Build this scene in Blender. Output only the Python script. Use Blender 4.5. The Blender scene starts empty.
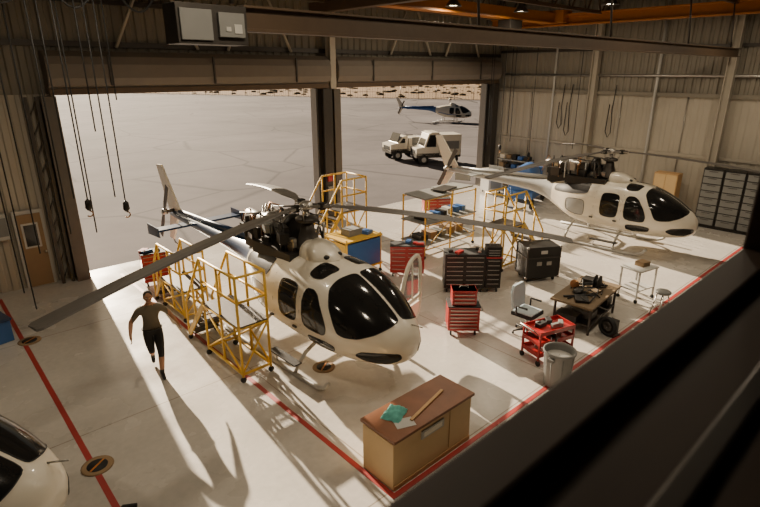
import bpy,bmesh,math,random
from mathutils import Vector,Matrix
from mathutils.bvhtree import BVHTree
random.seed(3)
V=Vector
# ------------------------------------------------------------------ materials
def mat(name,col,rough=.5,metal=0.,var=.08,scale=5.,bump=0.,emit=0.,trans=0.,spec=.5,coat=0.):
    m=bpy.data.materials.new(name); m.use_nodes=True
    nt=m.node_tree; b=nt.nodes['Principled BSDF']
    tc=nt.nodes.new('ShaderNodeTexCoord'); nz=nt.nodes.new('ShaderNodeTexNoise')
    nz.inputs['Scale'].default_value=scale; nz.inputs['Detail'].default_value=5
    nt.links.new(tc.outputs['Object'],nz.inputs['Vector'])
    mx=nt.nodes.new('ShaderNodeMixRGB')
    mx.inputs[1].default_value=tuple(max(0,c*(1-var)) for c in col)+(1,)
    mx.inputs[2].default_value=tuple(min(1,c*(1+var)) for c in col)+(1,)
    nt.links.new(nz.outputs['Fac'],mx.inputs[0]); nt.links.new(mx.outputs[0],b.inputs['Base Color'])
    b.inputs['Roughness'].default_value=rough; b.inputs['Metallic'].default_value=metal
    b.inputs['Specular IOR Level'].default_value=spec
    b.inputs['Coat Weight'].default_value=coat
    if trans: b.inputs['Transmission Weight'].default_value=trans
    if emit:
        b.inputs['Emission Color'].default_value=tuple(col)+(1,); b.inputs['Emission Strength'].default_value=emit
    if bump:
        bp=nt.nodes.new('ShaderNodeBump'); bp.inputs['Strength'].default_value=bump; bp.inputs['Distance'].default_value=.02
        nt.links.new(nz.outputs['Fac'],bp.inputs['Height']); nt.links.new(bp.outputs[0],b.inputs['Normal'])
    return m
def floor_mat():
    m=bpy.data.materials.new('epoxy_floor'); m.use_nodes=True; nt=m.node_tree; b=nt.nodes['Principled BSDF']; L=nt.links.new
    tc=nt.nodes.new('ShaderNodeTexCoord')
    n1=nt.nodes.new('ShaderNodeTexNoise'); n1.inputs['Scale'].default_value=.6; n1.inputs['Detail'].default_value=8
    n2=nt.nodes.new('ShaderNodeTexNoise'); n2.inputs['Scale'].default_value=9; n2.inputs['Detail'].default_value=6
    L(tc.outputs['Object'],n1.inputs['Vector']); L(tc.outputs['Object'],n2.inputs['Vector'])
    r=nt.nodes.new('ShaderNodeMixRGB'); r.inputs[1].default_value=(.48,.445,.40,1); r.inputs[2].default_value=(.66,.615,.55,1)
    L(n1.outputs['Fac'],r.inputs[0])
    r2=nt.nodes.new('ShaderNodeMixRGB'); r2.blend_type='MULTIPLY'; r2.inputs[0].default_value=.25
    L(r.outputs[0],r2.inputs[1]); L(n2.outputs['Fac'],r2.inputs[2])
    br=nt.nodes.new('ShaderNodeTexBrick'); br.inputs['Scale'].default_value=1; br.offset=0
    br.inputs['Brick Width'].default_value=4.4; br.inputs['Row Height'].default_value=4.4; br.inputs['Mortar Size'].default_value=.012
    br.inputs['Color1'].default_value=(1,1,1,1); br.inputs['Color2'].default_value=(1,1,1,1); br.inputs['Mortar'].default_value=(.6,.55,.5,1)
    L(tc.outputs['Object'],br.inputs['Vector'])
    r3=nt.nodes.new('ShaderNodeMixRGB'); r3.blend_type='MULTIPLY'; r3.inputs[0].default_value=1
    L(r2.outputs[0],r3.inputs[1]); L(br.outputs['Color'],r3.inputs[2]); L(r3.outputs[0],b.inputs['Base Color'])
    mr=nt.nodes.new('ShaderNodeMapRange'); mr.inputs[1].default_value=.3; mr.inputs[2].default_value=.7; mr.inputs[3].default_value=.16; mr.inputs[4].default_value=.34
    L(n1.outputs['Fac'],mr.inputs[0]); L(mr.outputs[0],b.inputs['Roughness'])
    return m
def asphalt_mat():
    m=bpy.data.materials.new('apron_asphalt'); m.use_nodes=True; nt=m.node_tree; b=nt.nodes['Principled BSDF']; L=nt.links.new
    tc=nt.nodes.new('ShaderNodeTexCoord')
    n1=nt.nodes.new('ShaderNodeTexNoise'); n1.inputs['Scale'].default_value=.07; n1.inputs['Detail'].default_value=9; n1.inputs['Roughness'].default_value=.68
    vo=nt.nodes.new('ShaderNodeTexVoronoi'); vo.feature='DISTANCE_TO_EDGE'; vo.inputs['Scale'].default_value=.13
    n3=nt.nodes.new('ShaderNodeTexNoise'); n3.inputs['Scale'].default_value=.8
    add=nt.nodes.new('ShaderNodeMixRGB'); add.inputs[0].default_value=.12; 
    L(tc.outputs['Object'],add.inputs[1]); L(n3.outputs['Color'],add.inputs[2])
    L(tc.outputs['Object'],n1.inputs['Vector']); L(tc.outputs['Object'],n3.inputs['Vector']); L(add.outputs[0],vo.inputs['Vector'])
    cp=nt.nodes.new('ShaderNodeMapRange'); cp.inputs[1].default_value=.32; cp.inputs[2].default_value=.68; L(n1.outputs['Fac'],cp.inputs[0])
    r=nt.nodes.new('ShaderNodeMixRGB'); r.inputs[1].default_value=(.105,.094,.095,1); r.inputs[2].default_value=(.19,.172,.172,1)
    L(cp.outputs[0],r.inputs[0])
    cr=nt.nodes.new('ShaderNodeMapRange'); cr.inputs[1].default_value=0; cr.inputs[2].default_value=.016; cr.inputs[3].default_value=.6; cr.inputs[4].default_value=1
    L(vo.outputs['Distance'],cr.inputs[0])
    r3=nt.nodes.new('ShaderNodeMixRGB'); r3.blend_type='MULTIPLY'; r3.inputs[0].default_value=1
    L(r.outputs[0],r3.inputs[1]); L(cr.outputs[0],r3.inputs[2]); L(r3.outputs[0],b.inputs['Base Color'])
    b.inputs['Roughness'].default_value=.9; b.inputs['Specular IOR Level'].default_value=.05
    return m
M={}
def mk(n,*a,**k): M[n]=mat(n,*a,**k)
mk('white_paint',(.76,.70,.58),.3,var=.04,coat=.3)
mk('navy_paint',(.02,.045,.11),.3,coat=.3)
mk('grey_paint',(.34,.34,.33),.35,coat=.3)
mk('blue_paint',(.04,.12,.33),.4)
mk('glass_dark',(.012,.012,.012),.1,var=.2,spec=.4)
mk('glass_clear',(.5,.55,.56),.03,trans=.9,var=0)
mk('black_rubber',(.012,.012,.012),.7)
mk('black_metal',(.025,.023,.021),.42,metal=.4)
mk('blade_grey',(.09,.08,.07),.5,var=.15)
mk('steel',(.40,.38,.35),.35,metal=.85,var=.15,scale=12)
mk('dark_steel',(.07,.062,.055),.45,metal=.6,var=.2,scale=12)
mk('copper_pipe',(.35,.17,.07),.4,metal=.7)
mk('yellow_paint',(.68,.42,.05),.45,var=.12)
mk('red_paint',(.36,.014,.014),.32,coat=.3)
mk('red_tape',(.34,.03,.025),.5,var=.15)
mk('orange_paint',(.42,.15,.02),.5,var=.12)
mk('wood_top',(.20,.075,.03),.4,var=.35,scale=4)
mk('wood_light',(.50,.30,.13),.5,var=.2)
mk('laminate_beige',(.66,.46,.23),.5,var=.06)
mk('grey_plastic',(.20,.20,.19),.55)
mk('light_grey',(.46,.45,.42),.5)
mk('chair_shell',(.46,.54,.58),.4)
mk('teal_cloth',(.12,.42,.36),.9,bump=.4)
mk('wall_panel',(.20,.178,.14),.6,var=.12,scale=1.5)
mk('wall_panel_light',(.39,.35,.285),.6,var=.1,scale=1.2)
mk('door_curtain',(.15,.125,.10),.6,var=.1)
mk('wall_dark',(.10,.085,.07),.6,var=.15)
mk('beam_brown',(.10,.065,.04),.5,metal=.2,var=.2)
mk('roof_deck',(.22,.18,.13),.7,var=.12)
mk('skin',(.36,.18,.10),.55,var=.05)
mk('hair',(.02,.014,.01),.8)
mk('khaki_shirt',(.12,.10,.07),.85,bump=.2,scale=14)
mk('black_cloth',(.012,.012,.013),.85,bump=.2,scale=14)
mk('eye_white',(.8,.78,.74),.3,var=0)
mk('lip',(.3,.11,.09),.5)
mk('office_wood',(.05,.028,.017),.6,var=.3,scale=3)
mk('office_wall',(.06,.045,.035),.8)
mk('tan_fabric',(.26,.17,.09),.8)
mk('olive_top',(.16,.11,.06),.7)
mk('dirt',(.27,.19,.12),.95,var=.3,scale=.05,spec=.05)
mk('brush',(.12,.094,.055),.95,var=.3,spec=.05)
mk('lamp_glow',(1.,.85,.6),.5,var=0,emit=25)
M['floor']=floor_mat(); M['asphalt']=asphalt_mat()
# ------------------------------------------------------------------ mesh builder
class MB:
    def __init__(s): s.bm=bmesh.new(); s.mats=[]
    def mi(s,m):
        if m not in s.mats: s.mats.append(m)
        return s.mats.index(m)
    def add(s,vs,fs,m,smooth=False):
        i=s.mi(m); bv=[s.bm.verts.new(v) for v in vs]
        for f in fs:
            try:
                F=s.bm.faces.new([bv[k] for k in f]); F.material_index=i; F.smooth=smooth
            except ValueError: pass
        return bv
    def box(s,c,sz,m,rz=0,rx=0,ry=0):
        R=Matrix.Rotation(rz,3,'Z')@Matrix.Rotation(ry,3,'Y')@Matrix.Rotation(rx,3,'X'); c=V(c)
        vs=[c+R@V((a*sz[0]/2,b*sz[1]/2,d*sz[2]/2)) for a in(-1,1) for b in(-1,1) for d in(-1,1)]
        s.add(vs,[(0,1,3,2),(4,6,7,5),(0,4,5,1),(2,3,7,6),(0,2,6,4),(1,5,7,3)],m)
    def bb(s,a,b,m): s.box([(a[i]+b[i])/2 for i in range(3)],[abs(b[i]-a[i]) for i in range(3)],m)
    def tube(s,pts,r,m,n=8,closed=False,caps=True):
        P=[V(p) for p in pts]; N=len(P); rs=r if isinstance(r,(list,tuple)) else [r]*N
        rings=[];ref=None
        for i,p in enumerate(P):
            if closed: t=(P[(i+1)%N]-P[i-1])
            else: t=P[min(i+1,N-1)]-P[max(i-1,0)]
            t.normalize()
            if ref is None: ref=V((0,0,1)) if abs(t.z)<.9 else V((1,0,0))
            a=(ref-t*ref.dot(t))
            if a.length<1e-4: a=t.orthogonal()
            a.normalize(); ref=a; b=t.cross(a)
            rings.append([p+(a*math.cos(2*math.pi*k/n)+b*math.sin(2*math.pi*k/n))*rs[i] for k in range(n)])
        vs=[v for q in rings for v in q]; fs=[]
        for i in range(N if closed else N-1):
            j=(i+1)%N
            for k in range(n): fs.append((i*n+k,i*n+(k+1)%n,j*n+(k+1)%n,j*n+k))
        if caps and not closed: fs+= [tuple(range(n-1,-1,-1)),tuple((N-1)*n+k for k in range(n))]
        s.add(vs,fs,m,True)
    def cyl(s,a,b,r,m,r2=None,n=14): s.tube([a,b],[r,r if r2 is None else r2],m,n)
    def sph(s,c,r,m,nu=14,nv=9):
        r=(r,r,r) if not isinstance(r,(tuple,list)) else r; c=V(c)
        vs=[];fs=[]
        for j in range(nv+1):
            ph=math.pi*j/nv
            for i in range(nu):
                th=2*math.pi*i/nu
                vs.append(c+V((r[0]*math.sin(ph)*math.cos(th),r[1]*math.sin(ph)*math.sin(th),r[2]*math.cos(ph))))
        for j in range(nv):
            for i in range(nu): fs.append((j*nu+i,j*nu+(i+1)%nu,(j+1)*nu+(i+1)%nu,(j+1)*nu+i))
        s.add(vs,fs,m,True)
    def lathe(s,prof,c,m,n=20,axis='Z',closed_ends=True):
        c=V(c);vs=[];fs=[]
        for r,z in prof:
            for k in range(n):
                a=2*math.pi*k/n; p=V((r*math.cos(a),r*math.sin(a),z))
                if axis=='X': p=V((p.z,p.x,p.y))
                if axis=='Y': p=V((p.x,p.z,p.y))
                vs.append(c+p)
        N=len(prof)
        for j in range(N-1):
            for k in range(n): fs.append((j*n+k,j*n+(k+1)%n,(j+1)*n+(k+1)%n,(j+1)*n+k))
        if closed_ends: fs+=[tuple(range(n-1,-1,-1)),tuple((N-1)*n+k for k in range(n))]
        s.add(vs,fs,m,True)
    def prism(s,pts,d,m,smooth=False):
        P=[V(p) for p in pts];d=V(d);n=len(P)
        vs=[p-d/2 for p in P]+[p+d/2 for p in P]
        s.add(vs,[tuple(range(n))[::-1],tuple(range(n,2*n))]+[(k,(k+1)%n,n+(k+1)%n,n+k) for k in range(n)],m,smooth)
    def done(s,name,loc=(0,0,0),rz=0,bevel=0,scale=1,clean=True):
        if clean:
            bmesh.ops.remove_doubles(s.bm,verts=s.bm.verts,dist=1e-5)
            bmesh.ops.recalc_face_normals(s.bm,faces=s.bm.faces)
        me=bpy.data.meshes.new(name); s.bm.to_mesh(me); s.bm.free()
        for m in s.mats: me.materials.append(M[m])
        o=bpy.data.objects.new(name,me); bpy.context.scene.collection.objects.link(o)
        o.location=loc; o.rotation_euler=(0,0,rz); o.scale=(scale,)*3
        if bevel:
            b=o.modifiers.new('bevel','BEVEL'); b.width=bevel; b.segments=2; b.limit_method='ANGLE'; b.angle_limit=math.radians(40)
        return o
def arc(c,r,a0,a1,n,ax):
    c=V(c);o=[]
    for i in range(n+1):
        a=a0+(a1-a0)*i/n; u=r*math.cos(a);w=r*math.sin(a)
        o.append(c+(V((u,0,w)) if ax=='Y' else V((0,u,w)) if ax=='X' else V((u,w,0))))
    return o
def chaikin(P,n=3,first=.25):
    for q in range(n):
        Q=[];f=first if q==0 else .25
        for i in range(len(P)):
            a=V(P[i]);b=V(P[(i+1)%len(P)]); Q+=[a*(1-f)+b*f,a*f+b*(1-f)]
        P=Q
    return P
# ------------------------------------------------------------------ room shell
XR=23.6;XL=-13.;YD=16.8;ZR=9.2
def corr(b,p0,p1,z0,z1,nrm,m,pitch=.3,dep=.05):
    p0=V(p0);p1=V(p1);nrm=V(nrm);d=(p1-p0);L=d.length;d/=L;n=max(1,int(L/pitch));pr=[]
    for i in range(n):
        for f,h in((0,0),(.3,0),(.42,1),(.88,1)): pr.append(((i+f)*L/n,.02+h*dep))
    pr.append((L,.02)); vs=[]
    for s,h in pr:
        q=p0+d*s+nrm*h; vs+=[(q.x,q.y,z0),(q.x,q.y,z1)]
    b.add(vs,[(2*i,2*i+2,2*i+3,2*i+1) for i in range(len(pr)-1)],m)
b=MB(); b.bb((XL,.2,-.2),(XR,YD+.3,0),'floor'); b.done('floor')
b=MB(); b.bb((-400,YD+.3,-.25),(600,700,-.005),'asphalt'); b.done('apron_ground')
# desert beyond the perimeter fence
FP=V((73.5,107,0)); FD=V((.447,-.894,0)); FN=V((.894,.447,0))
b=MB(); b.prism([FP-FD*500,FP+FD*96,FP+FD*96+FN*600,FP-FD*500+FN*600],(0,0,.06),'dirt'); b.done('desert_ground')
# door wall
b=MB()
for x0,x1,z0,z1 in((XL,3.5,0,ZR),(12.15,12.95,0,5.2),(22.6,XR,0,5.2),(3.5,XR,5.2,ZR)):
    b.bb((x0,YD+.1,z0),(x1,YD+.3,z1),'wall_dark')
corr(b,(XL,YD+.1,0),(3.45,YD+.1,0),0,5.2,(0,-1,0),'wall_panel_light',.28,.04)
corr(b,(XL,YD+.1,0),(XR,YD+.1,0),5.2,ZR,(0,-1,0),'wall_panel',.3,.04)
b.done('wall_north')
b=MB()
for z in (1.3,2.9,4.4): b.bb((XL,YD-.02,z),(1.4,YD+.03,z+.12),'wall_dark')
b.bb((XL,YD-.05,6.4),(XR,YD+.03,6.55),'dark_steel'); b.bb((XL,YD-.05,7.5),(XR,YD+.03,7.62),'dark_steel')
b.done('trim_1')
b=MB()
for x0,x1 in((3.3,12.42),(12.78,23.0)):
    pr=[(0,5.2),(-.32,5.2),(-.38,5.28),(-.38,5.36),(-.5,5.42),(-.58,5.6),(-.58,5.95),(-.5,6.15),(-.3,6.28),(0,6.3)]
    vs=[(x,YD+.02+y,z) for x in(x0,x1) for y,z in pr];n=len(pr)
    b.add(vs,[(i,i+1,n+i+1,n+i) for i in range(n-1)]+[tuple(range(n)),tuple(range(n,2*n))],'door_curtain')
    b.bb((x0,YD-.41,5.18),(x1,YD-.32,5.34),'beam_brown')
    for k in range(3):
        x=x0+(x1-x0)*(k+.5)/3; b.bb((x-.03,YD-.6,5.4),(x+.03,YD-.54,6.2),'dark_steel')
b.done('roller_door_housing',bevel=.01)
def hcol(b,x,y,z0,z1,w=.35,d=.35,m='dark_steel'):
    b.bb((x-w/2,y-d/2,z0),(x+w/2,y-d/2+.03,z1),m); b.bb((x-w/2,y+d/2-.03,z0),(x+w/2,y+d/2,z1),m); b.bb((x-.02,y-d/2+.03,z0),(x+.02,y+d/2-.03,z1),m)
b=MB()
hcol(b,12.35,YD-.2,0,5.15,.4,.4); hcol(b,12.8,YD-.2,0,5.15,.3,.4,'wall_dark'); b.bb((12.05,YD-.05,0),(12.13,YD+.3,5.15),'steel'); b.bb((12.97,YD-.05,0),(13.05,YD+.3,5.15),'steel')
b.bb((12.2,YD-.48,.9),(12.5,YD-.41,1.5),'grey_plastic'); b.bb((12.2,YD-.48,1.7),(12.4,YD-.41,2.0),'red_paint')
hcol(b,12.6,YD-.3,5.15,ZR-.1,.25,.3,'wall_panel_light')
b.done('column_center')
b=MB()
hcol(b,3.25,YD-.2,0,5.15,.35,.45,'wall_dark'); b.bb((3.42,YD-.05,0),(3.49,YD+.3,5.15),'steel')
for x in(2.75,3.0):
    b.bb((x-.04,YD-.3,0),(x+.04,YD-.2,5.15),'dark_steel')
for k in range(10): b.cyl((2.75,YD-.25,.1+k*.5),(3.0,YD-.25,.6+k*.5),.02,'dark_steel',n=6)
b.done('column_west')
b=MB(); hcol(b,22.85,YD-.2,0,5.15,.4,.45,'dark_steel'); b.bb((22.51,YD-.05,0),(22.59,YD+.3,5.15),'steel'); b.done('column_east')
# right wall
b=MB(); b.bb((XR,.2,0),(XR+.2,YD+.3,ZR),'wall_dark')
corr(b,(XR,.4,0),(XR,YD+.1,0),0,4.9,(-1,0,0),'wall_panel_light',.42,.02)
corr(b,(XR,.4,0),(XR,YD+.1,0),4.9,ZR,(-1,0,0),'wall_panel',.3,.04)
b.done('wall_east')
b=MB(); b.bb((XR-.15,.4,4.8),(XR-.03,YD-.1,4.95),'wall_panel'); b.bb((XR-.15,.4,6.6),(XR-.06,YD-.1,6.72),'dark_steel'); b.bb((XR-.1,.4,2.5),(XR-.04,YD-.1,2.6),'wall_panel_light'); b.done('trim_2')
b=MB()
for y in(1.2,6.4,11.6): hcol(b,XR-.3,y,0,ZR-.2,.3,.28,'wall_panel_light')
b.cyl((XR-.15,9.,0),(XR-.15,9.,8.5),.06,'light_grey'); b.cyl((XR-.15,13.6,0),(XR-.15,13.6,8.5),.05,'light_grey')
b.cyl((XR-.2,.5,5.6),(XR-.2,YD-.5,5.6),.05,'steel')
for y in(2.5,4.,7.6,10.2,14.6): b.bb((XR-.12,y,1.3),(XR-.04,y+.3,1.7),'light_grey'); b.cyl((XR-.08,y+.15,1.7),(XR-.08,y+.15,4.8),.018,'steel',n=6)
b.done('column_east_wall')
b=MB(); b.bb((XL-.2,.2,0),(XL,YD+.3,ZR),'wall_dark'); corr(b,(XL,.4,0),(XL,YD,0),0,ZR,(1,0,0),'wall_panel',.4,.05); b.done('wall_west')
b=MB(); b.bb((XL-.2,-3.5,ZR),(XR+.2,YD+.3,ZR+.2),'roof_deck')
for k in range(64): b.bb((XL+k*.57,.4,ZR-.05),(XL+k*.57+.3,YD,ZR),'roof_deck')
b.done('ceiling')
b=MB()
for y in(1.6,6.4,11.2,15.6):
    for z in(7.95,8.95): b.bb((XL+.1,y-.07,z),(XR-.1,y+.07,z+.12),'beam_brown')
    n=30
    for k in range(n):
        x0=XL+(XR-XL)*k/n;x1=XL+(XR-XL)*(k+1)/n
        b.cyl((x0+.05,y,8.0),((x0+x1)/2,y,9.),.035,'beam_brown',n=6); b.cyl(((x0+x1)/2,y,9.),(x1-.05,y,8.),.035,'beam_brown',n=6)
for x in range(-12,23,4): b.bb((x,.4,9.0),(x+.1,YD,9.13),'beam_brown')
for x in (2.7,3.3,8,13,18,22): b.cyl((x,6.2,6.54),(x,6.35,7.95),.025,'dark_steel')  # hanger rods of the monorail beam, joined into the truss mesh
b.done('roof_truss_and_hangers')
b=MB()
for x in(0.,5.2,8.6,15.8,19.2):
    b.cyl((x,YD-.15,6.4),(x+1.2,YD-.15,8.8),.05,'wall_panel_light',n=6); b.cyl((x+1.2,YD-.15,8.8),(x+2.4,YD-.15,6.4),.05,'wall_panel_light',n=6)
b.done('wall_brace')
# cranes
b=MB()
b.bb((3.4,6.18,6.27),(XR-.7,6.22,6.5),'beam_brown'); b.bb((3.4,6.1,6.24),(XR-.7,6.3,6.275),'beam_brown'); b.bb((3.4,6.1,6.5),(XR-.7,6.3,6.53),'beam_brown')
b.bb((2.55,6.05,6.08),(3.4,6.4,6.5),'dark_steel'); b.bb((2.58,6.02,6.12),(2.95,6.05,6.44),'grey_plastic'); b.bb((3.02,6.0,6.16),(3.34,6.05,6.42),'grey_plastic'); b.bb((3.1,5.99,6.22),(3.16,6.0,6.27),'light_grey'); b.bb((3.2,5.99,6.2),(3.3,6.0,6.3),'light_grey')
b.done('monorail_hoist',bevel=.005)
b=MB()
b.bb((22.2,.6,7.6),(22.5,YD-.3,7.66),'orange_paint'); b.bb((22.32,.6,7.66),(22.38,YD-.3,8.0),'orange_paint'); b.bb((22.2,.6,8.0),(22.5,YD-.3,8.06),'orange_paint')
b.bb((12.0,13.0,7.72),(22.2,13.4,8.1),'orange_paint'); b.bb((12.0,12.95,7.68),(22.2,13.45,7.74),'orange_paint'); b.bb((21.9,12.6,7.7),(22.6,13.8,8.2),'orange_paint')
b.bb((18.6,12.9,7.3),(19.4,13.5,7.66),'dark_steel'); b.cyl((19,13.2,7.3),(19,13.2,6.9),.03,'steel')
b.bb((11.7,.6,7.66),(12.0,YD-.3,8.0),'beam_brown')
b.done('bridge_crane',bevel=.01)
def lampfix(x,y,z=7.8,power=260):
    b=MB(); b.lathe([(.06,.45),(.1,.42),(.12,.2),(.28,.0),(.27,0.),(.1,.19),(.04,.2)],(0,0,0),'dark_steel')
    b.lathe([(.02,.13),(.2,.06),(.2,.04),(.02,.03)],(0,0,0),'lamp_glow'); b.cyl((0,0,.4),(0,0,ZR-.2-z),.015,'dark_steel')
    o=b.done('high_bay_and_fill_lamp',(x,y,z))
    l=bpy.data.lights.new('bulb','AREA'); l.shape='DISK'; l.size=.45; l.energy=power; l.color=(1,.84,.62)
    lo=bpy.data.objects.new('bulb',l); bpy.context.scene.collection.objects.link(lo); lo.parent=o; lo.location=(0,0,-.02)
LP=95
for x,y in((17.9,12),(14.7,12.5),(18.1,8.8),(3,4),(8.5,3.2),(14,3.6),(20,4),(-4,8),(3,10.5),(9,7.6)): lampfix(x,y,power=LP)  # lamps listed first hang in view; the rest are unseen, added as fill
# window wall & office
b=MB()
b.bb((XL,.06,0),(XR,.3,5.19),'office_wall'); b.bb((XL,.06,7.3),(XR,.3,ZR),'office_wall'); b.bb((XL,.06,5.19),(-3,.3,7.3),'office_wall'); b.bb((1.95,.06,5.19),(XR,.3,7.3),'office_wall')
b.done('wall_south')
b=MB()
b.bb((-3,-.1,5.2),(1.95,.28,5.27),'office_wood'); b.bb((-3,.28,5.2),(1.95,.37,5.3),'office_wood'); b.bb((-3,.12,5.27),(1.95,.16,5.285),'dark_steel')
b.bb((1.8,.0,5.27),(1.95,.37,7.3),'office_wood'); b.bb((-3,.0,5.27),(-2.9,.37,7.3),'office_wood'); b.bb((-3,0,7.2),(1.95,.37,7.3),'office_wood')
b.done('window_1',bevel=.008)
b=MB(); b.bb((-4,-3.4,4.3),(4,.06,4.4),'office_wall'); b.done('floor_office')
b=MB(); b.bb((-4,-3.5,4.4),(4,-3.4,ZR),'office_wall'); b.bb((-4.1,-3.5,4.4),(-4,.06,ZR),'office_wall'); b.bb((4,-3.5,4.4),(4.1,.06,ZR),'office_wall'); b.done('wall_office')
# personnel door
b=MB(); b.bb((1.9,YD-.06,0),(2.62,YD+.02,2.2),'light_grey'); b.bb((1.97,YD-.09,.03),(2.55,YD-.06,2.1),'tan_fabric'); b.bb((2.05,YD-.1,1.15),(2.45,YD-.09,1.85),'light_grey'); b.bb((2.1,YD-.105,1.2),(2.4,YD-.1,1.8),'glass_dark')
b.sph((2.5,YD-.13,1.0),.035,'steel'); b.done('door_1',bevel=.005)
b=MB(); b.bb((1.45,YD-.12,1.5),(1.8,YD+.02,2.2),'light_grey'); b.bb((1.5,YD-.14,1.6),(1.75,YD-.12,2.1),'grey_plastic'); b.cyl((1.62,YD-.05,2.2),(1.62,YD-.05,5),.02,'steel'); b.done('electrical_panel',bevel=.005)
# floor tape
b=MB(); w=.045
for x0,y0,x1,y1 in((4.2-w,4.3-w,4.2+w,16.2),(4.2+w,4.3-w,21,4.3+w),(1.18-w,2.,1.18+w,16.4),):
    b.bb((x0,y0,0.0005),(x1,y1,.004),'red_tape')
b.done('floor_line_marking')
for x,y in((1.23,7.85),(1.29,13.2),(5.55,7.8)):
    b=MB(); b.lathe([(.23,0),(.235,.008),(.2,.014),(.01,.014)],(0,0,.0),'tan_fabric',24)
    b.lathe([(.15,.014),(.15,.018),(.01,.018)],(0,0,0),'black_rubber',24); b.box((0,0,.02),(.3,.03,.006),'orange_paint',rz=.6); b.done('floor_tie_down_cover',(x,y,.0))
# ------------------------------------------------------------------ helicopter
SEC=[(3.0,.05,.96,1.12),(2.97,.24,.84,1.26),(2.85,.42,.73,1.42),(2.6,.61,.65,1.62),(2.25,.77,.60,1.84),(1.9,.87,.58,2.01),(1.5,.93,.57,2.14),(1.1,.95,.57,2.20),(.3,.95,.58,2.22),(-.4,.92,.62,2.20),(-1.0,.80,.74,2.12),(-1.6,.56,.98,2.01),(-2.2,.37,1.24,1.93),(-2.9,.27,1.4,1.87),(-4.5,.19,1.5,1.84),(-6.9,.11,1.63,1.82),(-7.1,.05,1.68,1.78)]
def secat(x):
    for i in range(len(SEC)-1):
        a,c=SEC[i],SEC[i+1]
        if a[0]>=x>=c[0]:
            f=(a[0]-x)/(a[0]-c[0]); p=SEC[max(i-1,0)];q=SEC[min(i+2,len(SEC)-1)];out=[]
            for k in(1,2,3):
                h=a[0]-c[0]
                m0=((c[k]-p[k])/max(p[0]-c[0],1e-6))*h if i>0 else (c[k]-a[k])*1.6
                m1=((q[k]-a[k])/max(a[0]-q[0],1e-6))*h
                out.append((2*f**3-3*f*f+1)*a[k]+(f**3-2*f*f+f)*m0+(-2*f**3+3*f*f)*c[k]+(f**3-f*f)*m1)
            return out
    return list(SEC[-1][1:])
def fuselage(b,m,mboom):
    xs=[3.0,2.995,2.97,2.92,2.85,2.78]; x=2.7
    while x>-2.3: xs.append(x); x-=.1
    xs+=[-2.4,-2.6,-2.9,-3.4,-4,-4.5,-5.3,-6.1,-6.9,-7.05,-7.1]; n=48;vs=[]
    for x in xs:
        w,zb,zt=secat(x); mid=(zb+zt)/2;h=(zt-zb)/2
        if x>-1.2: e=2.25+.9*min(1,max(0,(2.85-x)/1.1))
        else: e=3.15-.9*min(1,(-1.2-x)/1.2)
        for k in range(n):
            a=2*math.pi*k/n; c=math.cos(a);s_=math.sin(a)
            y=w*math.copysign(abs(c)**(2/e),c); z=mid+h*math.copysign(abs(s_)**(2/e),s_)
            if z>mid: y*=1-.22*((z-mid)/h)**2
            vs.append((x,y,z))
    b2=bmesh.new(); bv=[b2.verts.new(v) for v in vs]
    fsw=[];fsb=[]
    for i in range(len(xs)-1):
        for k in range(n):
            f=(i*n+k,i*n+(k+1)%n,(i+1)*n+(k+1)%n,(i+1)*n+k)
            b2.faces.new([bv[j] for j in f]); (fsw if xs[i]>-1.75 else fsb).append(f)
    fsw.append(tuple(range(n)));fsb.append(tuple((len(xs)-1)*n+k for k in range(n)))
    v=b.add(vs,fsw,m,True); mi=b.mi(mboom)
    for f in fsb:
        F=b.bm.faces.new([v[k] for k in f]); F.material_index=mi; F.smooth=True
    b2.normal_update(); t=BVHTree.FromBMesh(b2); b2.free(); return t
def decal3(b,t,pts,d,m,off=.007,rings=8,rim=True):
    """patch of skin following the fuselage, outlined by approximate 3-D points, projected along d"""
    d=V(d).normalized(); u=d.orthogonal().normalized(); v=d.cross(u); P3=[V(p) for p in pts]; org=sum(P3,V((0,0,0)))/len(P3)
    P=chaikin([V(((p-org).dot(u),(p-org).dot(v))) for p in P3],2,.17)
    def proj(q,o):
        w=org+u*q.x+v*q.y; h=t.ray_cast(w-d*4,d)
        if h[0] is None: h=t.find_nearest(w)
        nn=h[1]
        if nn.dot(d)>0: nn=-nn
        return h[0]+nn*o
    c=sum(P,V((0,0)))/len(P); n=len(P); vs=[proj(c,off)]
    for r in range(1,rings+1):
        for p in P: vs.append(proj(c+(p-c)*r/rings,off))
    fs=[(0,1+k,1+(k+1)%n) for k in range(n)]
    for r in range(rings-1):
        for k in range(n): fs.append((1+r*n+k,1+r*n+(k+1)%n,1+(r+1)*n+(k+1)%n,1+(r+1)*n+k))
    b.add(vs,fs,m,True)
    if rim: b.tube([proj(p,off*.5) for p in P],.009,'black_rubber',5,closed=True)
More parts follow.
